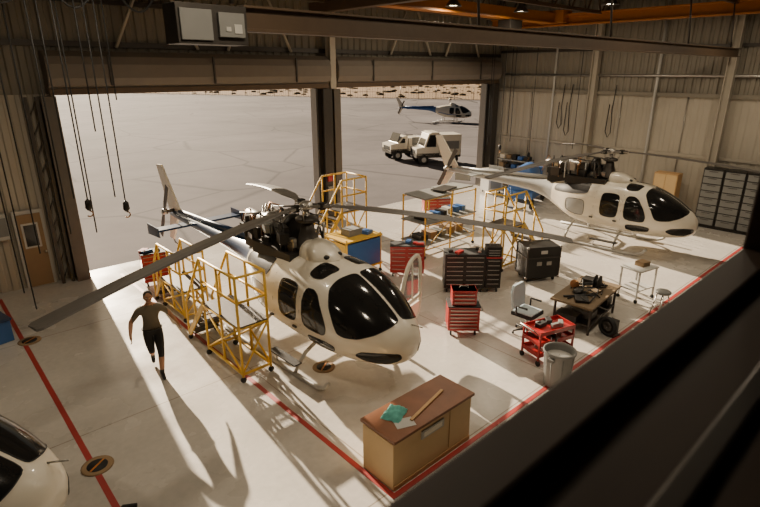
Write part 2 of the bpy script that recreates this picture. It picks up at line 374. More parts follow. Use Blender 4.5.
def heli(name,loc,head,blades=(0,120,240),droop=.45,boom='navy_paint',body='white_paint',stripe=None,open_door=False,rotor=True,engine=True,scale=1):
    b=MB(); t=fuselage(b,body,boom)
    for s in(1,-1):
        G='glass_dark'; S=lambda L:[(x,.9*s,z) for x,z in L]
        decal3(b,t,S([(.99,1.12),(.99,1.88),(1.22,1.9),(1.38,1.82),(1.58,1.55),(1.68,1.3),(1.64,1.12)]),(0,-s,0),G)
        decal3(b,t,S([(.2,1.12),(.2,1.86),(.36,1.9),(.66,1.9),(.8,1.84),(.8,1.12)]),(0,-s,0),G)
        decal3(b,t,S([(1.1,.8),(1.1,.97),(1.6,1.0),(1.85,.96),(1.8,.82),(1.3,.76)]),(0,-s,0),G,rings=5)
        decal3(b,t,[(2.72,.03*s,1.52),(2.4,.03*s,1.74),(2.0,.03*s,1.96),(1.62,.03*s,2.12),(1.55,.1*s,2.13),(1.52,.45*s,2.1),(1.54,.68*s,1.99),(1.7,.84*s,1.72),(1.88,.88*s,1.44),(1.98,.88*s,1.3),(2.12,.83*s,1.25),(2.36,.72*s,1.26),(2.58,.52*s,1.34),(2.7,.25*s,1.44)],(-.66,-.42*s,-.62),G,rings=12)
        decal3(b,t,[(2.92,.16*s,.92),(2.9,.2*s,1.04),(2.72,.48*s,1.06),(2.42,.7*s,1.02),(2.32,.76*s,.9),(2.5,.62*s,.8),(2.75,.38*s,.8)],(-.75,-.62*s,.1),G,rings=6)
        decal3(b,t,[(.85,.2*s,2.3),(.85,.62*s,2.3),(1.05,.66*s,2.3),(1.26,.6*s,2.3),(1.34,.2*s,2.3)],(0,0,-1),G,rings=5)
        if engine:
            decal3(b,t,S([(-.3,1.78),(-.3,2.1),(-.3,2.16),(-1.0,2.12),(-1.65,2.0),(-1.7,1.75),(-1.0,1.72)]),(0,-s,-.25),'black_metal',off=.006,rings=6)
            decal3(b,t,S([(-.35,1.0),(-.35,1.55),(-.8,1.55),(-1.1,1.5),(-1.1,1.12),(-.8,1.0)]),(0,-s,0),'grey_paint',off=.004,rings=5)
        for X in(.91,-.02):
            hs=[t.ray_cast(V((X,s*3,z)),V((0,-s,0))) for z in (0.75,1.0,1.1,1.4,1.7,1.9,2.05)]
            b.tube([(V(h[0])+V(h[1])*.003) for h in hs if h[0] is not None],.006,'black_rubber',5)
        b.tube([(V(h[0])+V(h[1])*.003) for h in [t.ray_cast(V((x,s*3,.72)),V((0,-s,0))) for x in (-.02,.3,.6,.94,1.3,1.6,1.9)] if h[0] is not None],.006,'black_rubber',5)
        for x in(.3,1.1): b.box((x-.35,.965*s,1.02),(.12,.03,.04),'black_metal')
        if stripe:
            decal3(b,t,[(-1.5,.8*s,1.25),(-1.3,.8*s,1.36),(0,.9*s,1.08),(1.2,.9*s,1.04),(1.2,.9*s,.98),(0,.9*s,.98)],(0,-s,0),stripe,off=.004,rim=False)
        y=1.08*s
        b.tube([(-2.0,y,.045),(-1,y,.045),(0,y,.045),(1.35,y,.045),(1.6,y,.07),(1.8,y,.16),(1.92,y,.3)],.045,'light_grey',10)
        for X in(.85,-.85):
            b.tube([(X,0,.62),(X,.45*s,.6),(X,.8*s,.42),(X,1.0*s,.2),(X,1.08*s,.06)],.04,'light_grey',8)
        b.bb((.1,1.1*s-.09,.3),(1.0,1.1*s+.09,.33),'black_metal')
        b.cyl((.2,1.08*s,.3),(.2,1.08*s,.06),.015,'steel'); b.cyl((.9,1.08*s,.3),(.9,1.08*s,.06),.015,'steel')
        b.prism([(-4.85,s*1.25,1.64),(-4.9,s*1.25,1.88),(-5.6,s*1.25,1.9),(-5.6,s*1.25,1.6)],(0,.03,0),boom)
    b.prism([(-5.0,0,1.74),(-5.05,0,1.78),(-5.5,0,1.75),(-5.5,0,1.73)],(0,2.5,0),boom)
    # fins
    b.prism([(-6.3,0,1.82),(-7.05,0,1.78),(-7.62,0,3.1),(-7.28,0,3.12)],(0,.07,0),'white_paint')
    b.prism([(-6.5,0,1.7),(-7.05,0,1.7),(-7.3,0,.85),(-7.05,0,.83)],(0,.06,0),'white_paint')
    b.tube([(-7.15,0,.9),(-7.0,0,.74),(-6.6,0,.72)],.02,'steel',6)
    b.cyl((-6.7,0,1.84),(-6.7,-.32,1.84),.05,'dark_steel'); b.cyl((-6.7,-.25,1.84),(-6.7,-.4,1.84),.09,'steel')
    a=math.radians(62)
    for sg in(1,-1):
        c=V((-6.7,-.34,1.84)); dr=V((math.cos(a),0,math.sin(a)))*sg; p=V((-math.sin(a),0,math.cos(a)))
        b.prism([c+dr*.1-p*.05,c+dr*.3-p*.09,c+dr*.93-p*.09,c+dr*.93+p*.09,c+dr*.3+p*.09,c+dr*.1+p*.05],(0,.02,0),'blade_grey')
    b.tube([(-2.2,0,1.98),(-4.5,0,1.89),(-6.4,0,1.85)],[.09,.07,.06],boom,8)
    b.cyl((2.8,.2,1.4),(3.08,.2,1.44),.012,'steel')
    # upper cowling
    vs=[];fs=[];n=16;prof=[(.96,.08,.02),(.88,.22,.1),(.72,.33,.2),(.5,.38,.28),(.3,.38,.3),(.16,.36,.3)]
    for x,w,h in prof:
        for k in range(n+1):
            a=math.pi*k/n; vs.append((x,w*math.copysign(abs(math.cos(a))**.75,math.cos(a)),2.16+ (h+.04)*abs(math.sin(a))**.75))
    for i in range(len(prof)-1):
        for k in range(n): fs.append((i*(n+1)+k,i*(n+1)+k+1,(i+1)*(n+1)+k+1,(i+1)*(n+1)+k))
    fs.append(tuple((len(prof)-1)*(n+1)+k for k in range(n+1)))
    b.add(vs,fs,body,True)
    for s in(1,-1): b.sph((.82,.16*s,2.28),(.07,.07,.05),'black_metal',10,6)
    if engine:
        q=-.16
        b.bb((-2.1,-.3,1.9),(.14,.3,2.27),'black_metal'); b.bb((-1.3,-.58,2.0),(.14,.58,2.26),'black_metal')
        b.lathe([(.1,-.7),(.2,-.66),(.22,-.9),(.22,-1.25),(.27,-1.3),(.27,-1.42),(.2,-1.5),(.19,-1.75),(.1,-1.8)],(0,0,2.68+q),'steel',18,'X')
        b.lathe([(.14,-1.75),(.17,-1.9),(.19,-2.3),(.17,-2.3),(.13,-1.8)],(0,.0,2.68+q),'dark_steel',16,'X')
        b.lathe([(.32,2.42+q),(.32,2.5+q),(.22,2.62+q),(.16,2.8+q),(.1,2.95)],(0,0,0),'dark_steel',18)
        for k in range(34):
            y=random.uniform(-.5,.5);x=random.uniform(-2.0,.1); x2=x+random.uniform(-.5,.3)
            b.tube([(x,y,2.3+q),(x,y*1.1,2.42+q+random.uniform(.15,.55)),((x+x2)/2,y*.8,2.9+q+random.uniform(-.2,.15)),(x2,y*.7,2.4+q)],random.choice([.012,.02,.03]),random.choice(['black_rubber','black_rubber','steel','copper_pipe','dark_steel','grey_paint']),6)
        for k in range(26):
            b.box((random.uniform(-1.95,.02),random.choice([-1,1])*random.uniform(.25,.48),random.uniform(2.25,2.64)),(random.uniform(.12,.4),random.uniform(.08,.2),random.uniform(.12,.3)),random.choice(['black_metal','dark_steel','black_metal','steel','black_rubber','grey_plastic']),rz=random.uniform(-.4,.4))
        for s in(1,-1):
            b.tube([(-.1,.48*s,2.42+q),(-.25,.45*s,2.98+q),(-1.2,.45*s,3.02+q),(-2.0,.42*s,2.88+q),(-2.05,.3*s,2.1)],.022,'black_metal',6)
        b.lathe([(.2,-.42),(.3,-.4),(.3,-.56),(.2,-.58)],(0,.0,2.6),'black_metal',18,'X')
    b.cyl((0,0,2.2),(0,0,3.24),.055,'steel'); b.lathe([(.2,2.84),(.24,2.86),(.24,2.92),(.1,2.96)],(0,0,0),'dark_steel',20)
    b.lathe([(.12,3.1),(.16,3.12),(.16,3.2),(.08,3.26),(.02,3.27)],(0,0,0),'steel',18)
    if rotor:
        for ad in blades:
            a=math.radians(ad)-head; dr=V((math.cos(a),math.sin(a),0)); p=V((-math.sin(a),math.cos(a),0)); h=V((0,0,3.17))
            b.prism([h+dr*.05-p*.1,h+dr*.35-p*.05,h+dr*.55-p*.09,h+dr*.55+p*.09,h+dr*.35+p*.05,h+dr*.05+p*.1],(0,0,.05),'steel')
            b.cyl(h+dr*.12,h+dr*.5,.055,'dark_steel'); b.bb(tuple(h+dr*.33-V((.06,.06,.07))),tuple(h+dr*.33+V((.06,.06,.07))),'black_metal')
            b.cyl(h+dr*.3+p*.16+V((0,0,-.02)),h+dr*.2+p*.1+V((0,0,-.28)),.013,'steel')
            b.cyl(h+dr*.3+p*.16,h+dr*.3,.02,'steel')
            st=[(.5,.07),(.8,.08),(1.1,.14),(1.35,.175),(2,.175),(3,.175),(4,.175),(5,.175),(5.28,.175),(5.345,.13)]
            vs=[];fs=[]
            for r,c in st:
                z=-droop*((r-.5)/4.85)**1.6; qq=h+dr*r+V((0,0,z))
                prof=[(-c,0),(-c*.85,.02),(-c*.2,.024),(c,.004),(c,-.004),(-c*.2,-.02),(-c*.85,-.016)]
                for y,zz in prof: vs.append(qq+p*(-y)+V((0,0,zz)))
            n=7
            for i in range(len(st)-1):
                for k in range(n): fs.append((i*n+k,i*n+(k+1)%n,(i+1)*n+(k+1)%n,(i+1)*n+k))
            fs+=[tuple(range(n)),tuple((len(st)-1)*n+k for k in range(n))]
            b.add(vs,fs,'blade_grey')
    if open_door:
        hp=V((1.8,.93,0)); dr=V((-.28,.96,0)).normalized(); P=chaikin([V((0,.66)),V((0,1.25)),V((.2,1.7)),V((.45,2.05)),V((.9,2.1)),V((.98,1.5)),V((.95,.66)),V((.5,.6))],2)
        b.tube([hp+dr*q.x+V((0,0,q.y)) for q in P],.045,'white_paint',8,closed=True)
        n_=dr.cross(V((0,0,1)))
        lowp=sorted([q for q in P if q.y<1.12],key=lambda q:math.atan2(q.y-.9,q.x-.5))
        b.prism([hp+dr*q.x+V((0,0,q.y)) for q in lowp],n_*.05,'white_paint')
        b.cyl(hp+dr*.02+V((0,0,1.1)),hp+dr*.96+V((0,0,1.1)),.035,'white_paint'); b.cyl(hp+dr*.6+V((0,0,1.1)),hp+dr*.55+V((0,0,2.08)),.02,'white_paint')
        up=sorted([q for q in P if q.y>1.1],key=lambda q:math.atan2(q.y-1.5,q.x-.6))
        b.prism([hp+dr*q.x+V((0,0,q.y)) for q in up],n_*.008,'glass_clear')
    return b.done(name,loc,head,scale=scale)
heli('helicopter',(6.0,8.82,0),math.radians(-88.5),blades=(193.5,310,73),open_door=True,droop=.54)
heli('helicopter',(18.2,8.1,0),math.radians(-86),blades=(165,285,45),boom='grey_paint',droop=.45)
heli('helicopter',(-1.72,8.15,0),math.radians(-42),rotor=False)
heli('helicopter',(49.5,42,0),math.radians(-62),blades=(20,140,260),boom='blue_paint',body='white_paint',engine=False,stripe='blue_paint',scale=.88)
# ------------------------------------------------------------------ stands
def caster(b,x,y,r=.06):
    b.cyl((x-.02,y,r),(x+.02,y,r),r,'black_rubber',n=12); b.cyl((x,y,r),(x,y,r+.1),.02,'steel',n=6)
def stand(name,loc,rz,L,W,H,run,n=5,col='yellow_paint',rail=1.0,deck='dark_steel'):
    b=MB(); t=.028
    for x in(0,L):
        for y in(0,W): b.cyl((x,y,.12),(x,y,H+rail),t,col,n=8); caster(b,x,y)
    for z in(.18,H-.04):
        b.cyl((0,0,z),(L,0,z),t,col,n=8); b.cyl((0,W,z),(L,W,z),t,col,n=8); b.cyl((0,0,z),(0,W,z),t,col,n=8); b.cyl((L,0,z),(L,W,z),t,col,n=8)
    b.bb((-.02,-.02,H-.03),(L+.02,W+.02,H+.01),deck)
    for z in(H+rail,H+rail*.5):
        b.cyl((0,0,z),(L,0,z),t,col,n=8); b.cyl((0,W,z),(L,W,z),t,col,n=8); b.cyl((L,0,z),(L,W,z),t,col,n=8)
    for y in(0,W):
        b.cyl((0,y,.2),(L,y,H-.05),t*.8,col,n=6); b.cyl((L/2,y,.2),(L/2,y,H+rail),t,col,n=6)
        b.cyl((L,y,.2),(0,y,H-.05),t*.8,col,n=6)
        b.box((-run/2,y,H/2+.05),(math.hypot(run,H-.1),.03,.12),col,ry=-math.atan2(H-.1,run))
        b.tube([(-run,y,.1),(-run+.02,y,rail*.9),(0,y,H+rail)],t,col,8)
        b.cyl((-run/2,y,H/2),(-run/2,y,H/2+rail*.95),t,col,n=6)
        caster(b,-run+.05,y,.05)
    b.cyl((L,0,.2),(L,W,H-.05),t*.8,col,n=6)
    for k in range(n):
        f=(k+1)/(n+1); b.box((-run*f,W/2,H*(1-f)+.02),(.24,W-.02,.03),deck)
        b.box((-run*f-.11,W/2,H*(1-f)+.01),(.02,W-.02,.05),col)
    return b.done(name,loc,rz)
stand('maintenance_stand',(4.05,9.9,0),-math.pi/2,1.5,.62,1.2,1.0)
stand('maintenance_stand',(4.3,13.0,0),-math.pi/2,1.3,.6,.8,.6,3,rail=.9)
stand('maintenance_stand',(9.9,12.6,0),0,1.0,1.0,1.6,1.2,6)
stand('maintenance_stand',(13.8,9.3,0),math.pi,1.0,.75,1.35,1.2,5)
b=MB()
for x in(0,1.3):
    for y in(0,1.0): b.cyl((x,y,.1),(x,y,1.25),.03,'yellow_paint'); caster(b,x,y)
b.bb((-.05,-.05,.25),(1.35,1.05,.3),'yellow_paint'); b.bb((-.05,-.05,1.15),(1.35,1.05,1.2),'yellow_paint'); b.bb((.02,-.03,.32),(1.28,.0,1.1),'blue_paint'); b.bb((-.03,.02,.32),(0,.98,1.1),'yellow_paint'); b.bb((1.3,.02,.32),(1.33,.98,1.1),'blue_paint'); b.bb((.1,.1,.32),(1.2,.9,1.0),'dark_steel'); b.box((.6,.5,1.3),(.5,.4,.2),'grey_plastic'); b.box((1.0,.3,1.25),(.3,.3,.1),'blue_paint',rz=.3)
b.done('engine_work_cart',(8.85,11.1,0),0,bevel=.008)
b=MB()
for x in(0,1.25,2.5):
    for y in(0,1.0): b.cyl((x,y,.1),(x,y,2.0),.03,'yellow_paint',n=8); caster(b,x,y)
for z in(.45,1.15): b.bb((-.05,-.05,z),(2.55,1.05,z+.04),'grey_plastic')
b.box((.55,.4,2.02),(1.3,.9,.05),'grey_plastic',rx=.05); b.box((1.95,.6,2.02),(1.2,.9,.05),'grey_plastic',rx=-.04); b.box((1.3,.4,2.09),(.9,.5,.04),'dark_steel',rz=.2)
for y in(0,1.0):
    for z in(.3,1.1,1.95): b.cyl((0,y,z),(2.5,y,z),.022,'yellow_paint',n=6)
    b.cyl((0,y,.3),(1.25,y,1.1),.018,'yellow_paint',n=6); b.cyl((1.25,y,1.1),(2.5,y,.3),.018,'yellow_paint',n=6)
for k in range(7): b.box((.3+k*.33,.5,1.26),(.2,.4,random.uniform(.12,.26)),random.choice(['black_metal','light_grey','red_paint','grey_plastic','blue_paint']),rz=random.uniform(-.3,.3))
for k in range(5): b.box((.3+k*.45,.5,.6),(.3,.5,random.uniform(.15,.3)),random.choice(['black_metal','tan_fabric','grey_plastic']),rz=random.uniform(-.2,.2))
b.done('parts_shelf_cart',(11.9,10.9,0),0,bevel=.005)
# ------------------------------------------------------------------ tool chests
def chest(name,loc,rz,w,d,h,m,rows=6,cols=1,top='black_rubber',upper=None,clutter=0):
    b=MB(); z0=.14
    for x in(-w/2+.08,w/2-.08):
        for y in(-d/2+.08,d/2-.08): caster(b,x,y,.055)
    b.bb((-w/2,-d/2,z0),(w/2,d/2,h),m); b.bb((-w/2-.01,-d/2-.01,h),(w/2+.01,d/2+.01,h+.025),top)
    hh=(h-z0-.06)
    def drawers(x0,x1,z0,hh,rows,y):
        for r in range(rows):
            za=z0+.03+hh*r/rows; zb=z0+.03+hh*(r+1)/rows-.015
            b.bb((x0,y-.015,za),(x1,y,zb),m); b.bb((x0+.03,y-.03,zb-.03),(x1-.03,y-.015,zb-.012),'steel')
    for c in range(cols): drawers(-w/2+.02+(w-.04)*c/cols,-w/2+(w)*(c+1)/cols-.03,z0,hh,rows,-d/2)
    b.tube([(w/2,-d/2+.08,h-.1),(w/2+.07,-d/2+.08,h-.1),(w/2+.07,d/2-.08,h-.1),(w/2,d/2-.08,h-.1)],.014,'steel',6)
    if upper:
        uw,uh,ud=upper; b.bb((-uw/2,-ud/2,h+.025),(uw/2,ud/2,h+uh),m); drawers(-uw/2+.02,uw/2-.02,h+.02,uh-.1,3,-ud/2); b.bb((-uw/2-.005,-ud/2-.005,h+uh-.05),(uw/2+.005,ud/2+.005,h+uh),m)
        b.tube([(-.1,0,h+uh),(-.1,0,h+uh+.05),(.1,0,h+uh+.05),(.1,0,h+uh)],.012,'steel',6); h=h+uh
    for k in range(clutter):
        b.box((random.uniform(-w/2+.12,w/2-.12),random.uniform(-d/2+.1,d/2-.1),h+.05),(random.uniform(.08,.3),random.uniform(.06,.2),.07),random.choice(['red_paint','light_grey','black_metal','blue_paint','steel']),rz=random.uniform(0,3))
    return b.done(name,loc,rz,bevel=.006)
chest('tool_chest',(10.55,10.35,0),-.8,1.0,.5,.95,'red_paint',6,2,clutter=3)
chest('tool_chest',(10.9,8.5,0),-.75,1.1,.55,1.1,'black_metal',7,2,clutter=4)
chest('tool_chest',(11.45,7.95,0),-.75,.42,.45,1.0,'black_metal',6,1,'red_paint',upper=(.4,.3,.35))
chest('tool_chest',(8.9,6.9,0),-.75,.72,.5,.72,'red_paint',6,1,upper=(.55,.38,.38))
chest('tool_chest',(4.75,14.75,0),-.2,.7,.5,.95,'red_paint',6,1,clutter=3)
chest('tool_chest',(15.8,13.9,0),-.6,1.1,.5,.9,'red_paint',5,2)
b=MB(); b.bb((-.5,-.35,.12),(.5,.35,1.05),'black_metal'); b.bb((-.53,-.38,.72),(.53,.38,.76),'dark_steel')
for x in(-.5,.5):
    for y in(-.35,.35): b.sph((x,y,1.05),.04,'steel',8,5); b.sph((x,y,.14),.04,'steel',8,5); b.bb((x-.02,y-.02,.12),(x+.02,y+.02,1.05),'dark_steel')
for x in(-.4,.4):
    for y in(-.25,.25): caster(b,x,y)
b.bb((-.2,-.37,.5),(-.05,-.35,.62),'steel'); b.bb((.1,-.37,.5),(.25,-.35,.62),'steel'); b.bb((-.1,-.37,.85),(.1,-.35,.95),'light_grey')
b.done('transit_case',(13.2,7.6,0),-.55,bevel=.01)
# ------------------------------------------------------------------ workbench counter
b=MB()
b.bb((0,0,.0),(1.73,.66,.85),'laminate_beige'); b.bb((-.03,-.04,.85),(1.76,.7,.9),'wood_top')
b.bb((-.015,.0,.04),(0,.66,.82),'laminate_beige'); b.bb((.55,-.02,.62),(1.05,0,.76),'light_grey'); b.bb((.6,-.026,.65),(1.0,-.02,.73),'white_paint'); b.bb((.0,-.012,.0),(1.73,0,.08),'wood_light'); b.bb((1.2,-.012,.12),(1.205,0,.84),'wood_light')
b.box((.95,.25,.915),(.95,.05,.025),'wood_light',rz=.22); b.box((.38,.18,.903),(.3,.21,.006),'light_grey',rz=-.4)
b.done('counter_cabinet',(4.26,4.37,0),0,bevel=.006)
b=MB(); n=14;vs=[];fs=[]
for i in range(n):
    for j in range(n):
        x=(i/(n-1)-.5);y=(j/(n-1)-.5); e=min(1,(.5-max(abs(x),abs(y)))*5)
        vs.append((x*.38+random.uniform(-.012,.012),y*.3+random.uniform(-.012,.012),.004+e*(.03+.04*abs(math.sin(9*x+4*y))+random.uniform(0,.03))))
for i in range(n-1):
    for j in range(n-1): fs.append((i*n+j,(i+1)*n+j,(i+1)*n+j+1,i*n+j+1))
b.add(vs,fs,'teal_cloth',True); b.done('shop_rag',(4.68,4.8,.903),.4)
# ------------------------------------------------------------------ office chair
b=MB()
for k in range(5):
    a=k*math.tau/5; b.tube([(0,0,.1),(.28*math.cos(a),.28*math.sin(a),.07)],[.03,.018],'black_metal',6); b.sph((.28*math.cos(a),.28*math.sin(a),.03),.03,'black_rubber',8,5)
b.cyl((0,0,.08),(0,0,.44),.03,'steel'); b.box((0,0,.47),(.5,.48,.08),'black_cloth'); b.box((0,0,.515),(.46,.44,.03),'chair_shell')
b.prism([(-.22,.22,.55),(-.25,.25,.9),(-.18,.27,1.05),(.18,.27,1.05),(.25,.25,.9),(.22,.22,.55)],(0,.06,0),'chair_shell'); b.prism([(-.2,.26,.6),(-.2,.3,.98),(.2,.3,.98),(.2,.26,.6)],(0,.03,0),'black_cloth'); b.tube([(0,.1,.44),(0,.28,.5),(0,.29,.7)],.02,'black_metal',6)
for s in(-1,1): b.tube([(.2*s,.1,.46),(.29*s,.1,.5),(.29*s,.1,.68),(.29*s,-.15,.68)],.024,'black_metal',6)
b.done('office_chair',(9.95,5.85,0),.05,bevel=.02,scale=1.1)
b=MB()
for x in(-.45,.45):
    for y in(-.25,.25): b.bb((x-.02,y-.02,.12),(x+.02,y+.02,.72),'red_paint'); caster(b,x,y)
for z in(.2,.45,.68):
    b.bb((-.46,-.26,z),(.46,.26,z+.02),'red_paint'); b.bb((-.47,-.27,z),(-.45,.27,z+.09),'red_paint'); b.bb((.45,-.27,z),(.47,.27,z+.09),'red_paint'); b.bb((-.47,-.27,z),(.47,-.25,z+.09),'red_paint'); b.bb((-.47,.25,z),(.47,.27,z+.09),'red_paint')
b.tube([(-.47,-.2,.7),(-.6,-.2,.82),(-.6,.2,.82),(-.47,.2,.7)],.015,'steel',6)
for k in range(16): b.box((random.uniform(-.38,.38),random.uniform(-.18,.18),random.choice([.26,.51,.75])),(random.uniform(.08,.25),random.uniform(.06,.15),.09),random.choice(['black_metal','light_grey','black_rubber','steel','grey_plastic']),rz=random.uniform(0,3))
b.done('service_cart',(9.35,4.95,0),-.3,bevel=.004)
b=MB(); b.lathe([(.2,0),(.24,.02),(.29,.7),(.31,.71),(.31,.75),(.285,.75),(.275,.7),(.22,.05),(.01,.04)],(0,0,0),'grey_plastic',28)
b.lathe([(.27,.6),(.15,.63),(.01,.64)],(0,0,0),'light_grey',28,closed_ends=False)
for k in range(8):
    a=k*math.tau/8; b.cyl((.235*math.cos(a),.235*math.sin(a),.05),(.287*math.cos(a),.287*math.sin(a),.66),.01,'grey_plastic',n=6)
for s in(-1,1): b.bb((s*.31-.03,-.06,.6),(s*.31+.03,.06,.66),'grey_plastic')
b.done('trash_can',(8.55,4.25,0))
b=MB(); b.bb((-.95,-.5,.68),(.95,.5,.73),'olive_top')
for x in(-.8,.8):
    for y in(-.42,.42): b.cyl((x,y,0),(x,y,.68),.03,'dark_steel')
b.bb((-.8,-.44,.2),(.8,.44,.23),'dark_steel')
for i,x in enumerate((-.75,-.3,.25,.7)): b.box((x,.1*(-1)**i,.32),(.35,.5,.18),['black_metal','grey_plastic','olive_top','black_metal'][i])
b.lathe([(.17,-.06),(.17,-.04),(.08,-.03),(.08,.03),(.17,.04),(.17,.06)],(.35,-.1,.9),'black_rubber',18,'Y'); b.sph((-.3,.1,.8),(.16,.12,.07),'black_metal'); b.box((-.6,-.1,.76),(.4,.3,.07),'black_metal',rz=.5); b.box((.0,-.15,.76),(.35,.2,.06),'olive_top',rz=-.3); b.box((.65,.2,.78),(.3,.3,.1),'black_metal')
b.lathe([(.1,-.04),(.12,0),(.1,.04)],(-.05,.3,.85),'copper_pipe',16,'X')
for k in range(12): b.tube([(random.uniform(-.8,.8),random.uniform(-.4,.4),.75),(random.uniform(-.8,.8),random.uniform(-.4,.4),.8),(random.uniform(-.8,.8),random.uniform(-.4,.4),.75)],.018,'black_rubber',6)
b.done('workbench_table',(11.65,5.3,0),.1,bevel=.005)
b=MB(); b.lathe([(.28,-.05),(.3,0),(.28,.05),(.2,.05),(.2,-.05),(.28,-.05)],(0,0,.3),'black_rubber',24,'X',False); b.lathe([(.2,-.03),(.05,-.04),(.05,.04),(.2,.03)],(0,0,.3),'dark_steel',16,'X'); b.bb((.03,-.2,0.0),(.35,.2,.04),'dark_steel'); b.bb((.1,-.12,.04),(.35,.12,.45),'black_metal'); b.cyl((0,0,.3),(.2,0,.3),.03,'steel'); b.done('hose_reel',(11.2,4.5,0),-.2,scale=.8)
b=MB(); b.bb((-.4,-.3,.86),(.4,.3,.9),'light_grey'); b.bb((-.36,-.26,.3),(.36,.26,.33),'light_grey')
for x in(-.36,.36):
    for y in(-.26,.26): b.bb((x-.02,y-.02,.1),(x+.02,y+.02,.86),'light_grey'); caster(b,x,y,.05)
b.box((.1,.0,.96),(.3,.25,.12),'tan_fabric'); b.done('utility_table',(13.9,5.0,0),-.2,bevel=.004)
b=MB(); b.lathe([(.16,.6),(.18,.62),(.18,.66),(.15,.68),(.01,.68)],(0,0,0),'grey_plastic')
for k in range(4):
    a=k*math.pi/2+.4; b.cyl((.12*math.cos(a),.12*math.sin(a),.6),(.22*math.cos(a),.22*math.sin(a),0),.014,'steel')
b.tube([(.17*math.cos(a),.17*math.sin(a),.28) for a in [k*math.tau/16 for k in range(16)]],.01,'steel',6,closed=True); b.done('shop_stool',(13.2,4.1,0))
b=MB()
for k in range(3):
    y=k*.72; b.bb((-.5,y,0.08),(0,y+.7,2.3),'black_metal')
    for r in range(8): b.bb((-.53,y+.04,.14+r*.265),(-.5,y+.66,.37+r*.265),'grey_plastic'); b.bb((-.55,y+.2,.32+r*.265),(-.53,y+.5,.34+r*.265),'dark_steel')
b.bb((-.48,.02,0),(0,2.12,.08),'black_metal')
b.done('storage_cabinet',(XR-.46,4.3,0),0,bevel=.006)
b=MB(); b.bb((-.5,0,0),(0,.9,1.9),'wood_light'); b.bb((-.52,.03,.08),(-.5,.44,1.85),'laminate_beige'); b.bb((-.52,.46,.08),(-.5,.87,1.85),'laminate_beige'); b.sph((-.54,.41,1),.02,'steel',8,5); b.sph((-.54,.49,1),.02,'steel',8,5); b.done('wardrobe_cabinet',(XR-.46,7.3,0),0,bevel=.006)
b=MB()
for y in(0,1.8): 
    for x in(-.5,-.05): b.bb((x-.02,y-.02,0),(x+.02,y+.02,1.6),'dark_steel')
for z in(.15,.6,1.05,1.5):
    b.bb((-.55,-.02,z),(0,1.82,z+.03),'light_grey')
    for k in range(5): b.box((-.27,.2+k*.35,z+.15),(.35,.25,random.uniform(.15,.28)),random.choice(['white_paint','blue_paint','tan_fabric','grey_plastic','black_metal']),rz=random.uniform(-.1,.1))
b.done('parts_shelving',(XR-.25,14.2,0),0)
b=MB(); b.bb((-.8,-.4,.3),(.8,.4,.5),'blue_paint'); b.lathe([(.15,-.6),(.3,-.5),(.3,.3),(.2,.6)],(0,0,.85),'blue_paint',16,'X'); b.bb((-.7,-.3,.5),(-.6,.3,1.0),'blue_paint'); b.bb((.5,-.3,.5),(.6,.3,1.0),'blue_paint')
for x in(-.6,.6):
    for y in(-.35,.35): b.cyl((x,y-.03,.15),(x,y+.03,.15),.15,'black_rubber'); b.cyl((x,y,.15),(x,y,.35),.03,'steel')
b.tube([(-.8,0,.35),(-1.3,0,.3),(-1.5,0,.75)],.025,'blue_paint',6)
b.done('engine_stand',(20.9,13.0,0),.3,bevel=.01,scale=1.6)
b=MB(); b.bb((-.4,-.4,.15),(.4,.4,1.2),'light_grey'); b.bb((-.3,-.42,.3),(.3,-.4,.7),'grey_plastic'); b.bb((-.25,-.42,.8),(.25,-.4,1.1),'black_metal')
for x in(-.3,.3):
    for y in(-.3,.3): caster(b,x,y)
b.done('ground_power_cart',(21.6,15.4,0),-.4,bevel=.02)
b=MB(); b.bb((-.35,-.3,0),(.35,.3,.5),'blue_paint'); b.bb((-.38,-.33,.5),(.38,.33,.56),'navy_paint'); b.box((0,0,.6),(.3,.03,.05),'black_rubber'); b.done('storage_bin',(.65,13.7,0),.2,bevel=.02)
b=MB(); b.tube([(.75,5.9,.03),(.95,6.3,.03),(1.1,6.6,.03),(1.25,6.7,.03),(1.4,6.6,.03)],.03,'black_rubber',8); b.done('air_hose')
def pend(name,x,y,z0,z1,m='black_rubber',hook=True,r=.014):
    b=MB(); b.cyl((0,0,z0),(0,0,z1),r,m,n=6)
    if hook:
        b.lathe([(.02,z0+.12),(.06,z0+.08),(.07,z0-.06),(.03,z0-.12)],(0,0,0),'black_metal',10); b.tube(arc((0,0,z0-.19),.06,math.pi/2,-math.pi*.8,8,'Y'),.014,'copper_pipe',6)
    return b.done(name,(x,y,0))
pend('crane_pendant_cable',2.72,12,3.15,7.8); pend('crane_pendant_cable',3.45,12,3.0,7.8)
for x,y,z in((2.5,12.1,3.3),(2.3,12.0,2.6),(3.3,12.15,3.2),(3.15,12.2,4.6),(1.75,12.4,2.2),(1.3,12.2,1.5),(2.05,12.6,1.6),(2.9,12.5,2.4),(1.5,12.7,.9),(3.75,12.5,5.2)): pend('crane_pendant_cable',x,y,z,7.8,hook=False)
for x,y,z in((21.5,15,2.3),(21.7,14.6,2.6),(21.3,15.6,2.4),(22.8,14.2,1.9),(22.9,15.6,2.8),(22.85,12.,2.4),(20.9,15.2,2.9)): pend('crane_pendant_cable',x,y,z,7.5,hook=(z<2.4))
b=MB()
for k in range(4):
    x0=.2+k*1.2; b.tube([(x0+1.2*i/10,12.3,7.85-.9*(1-((i-5)/5)**2)) for i in range(11)],.022,'black_rubber',6)
b.bb((-2,12.25,7.82),(5.2,12.35,7.92),'dark_steel'); b.done('festoon_cable')
b=MB()
for y,z in((12.6,2.9),(13.0,3.2),(10.6,3.)):
    b.tube([(0,y,5.2),(-.03,y+.05,4.2),(0,y,z+.2),(0,y+.12,z),(0,y+.24,z+.25),(0,y+.2,4.4)],.02,'black_rubber',6)
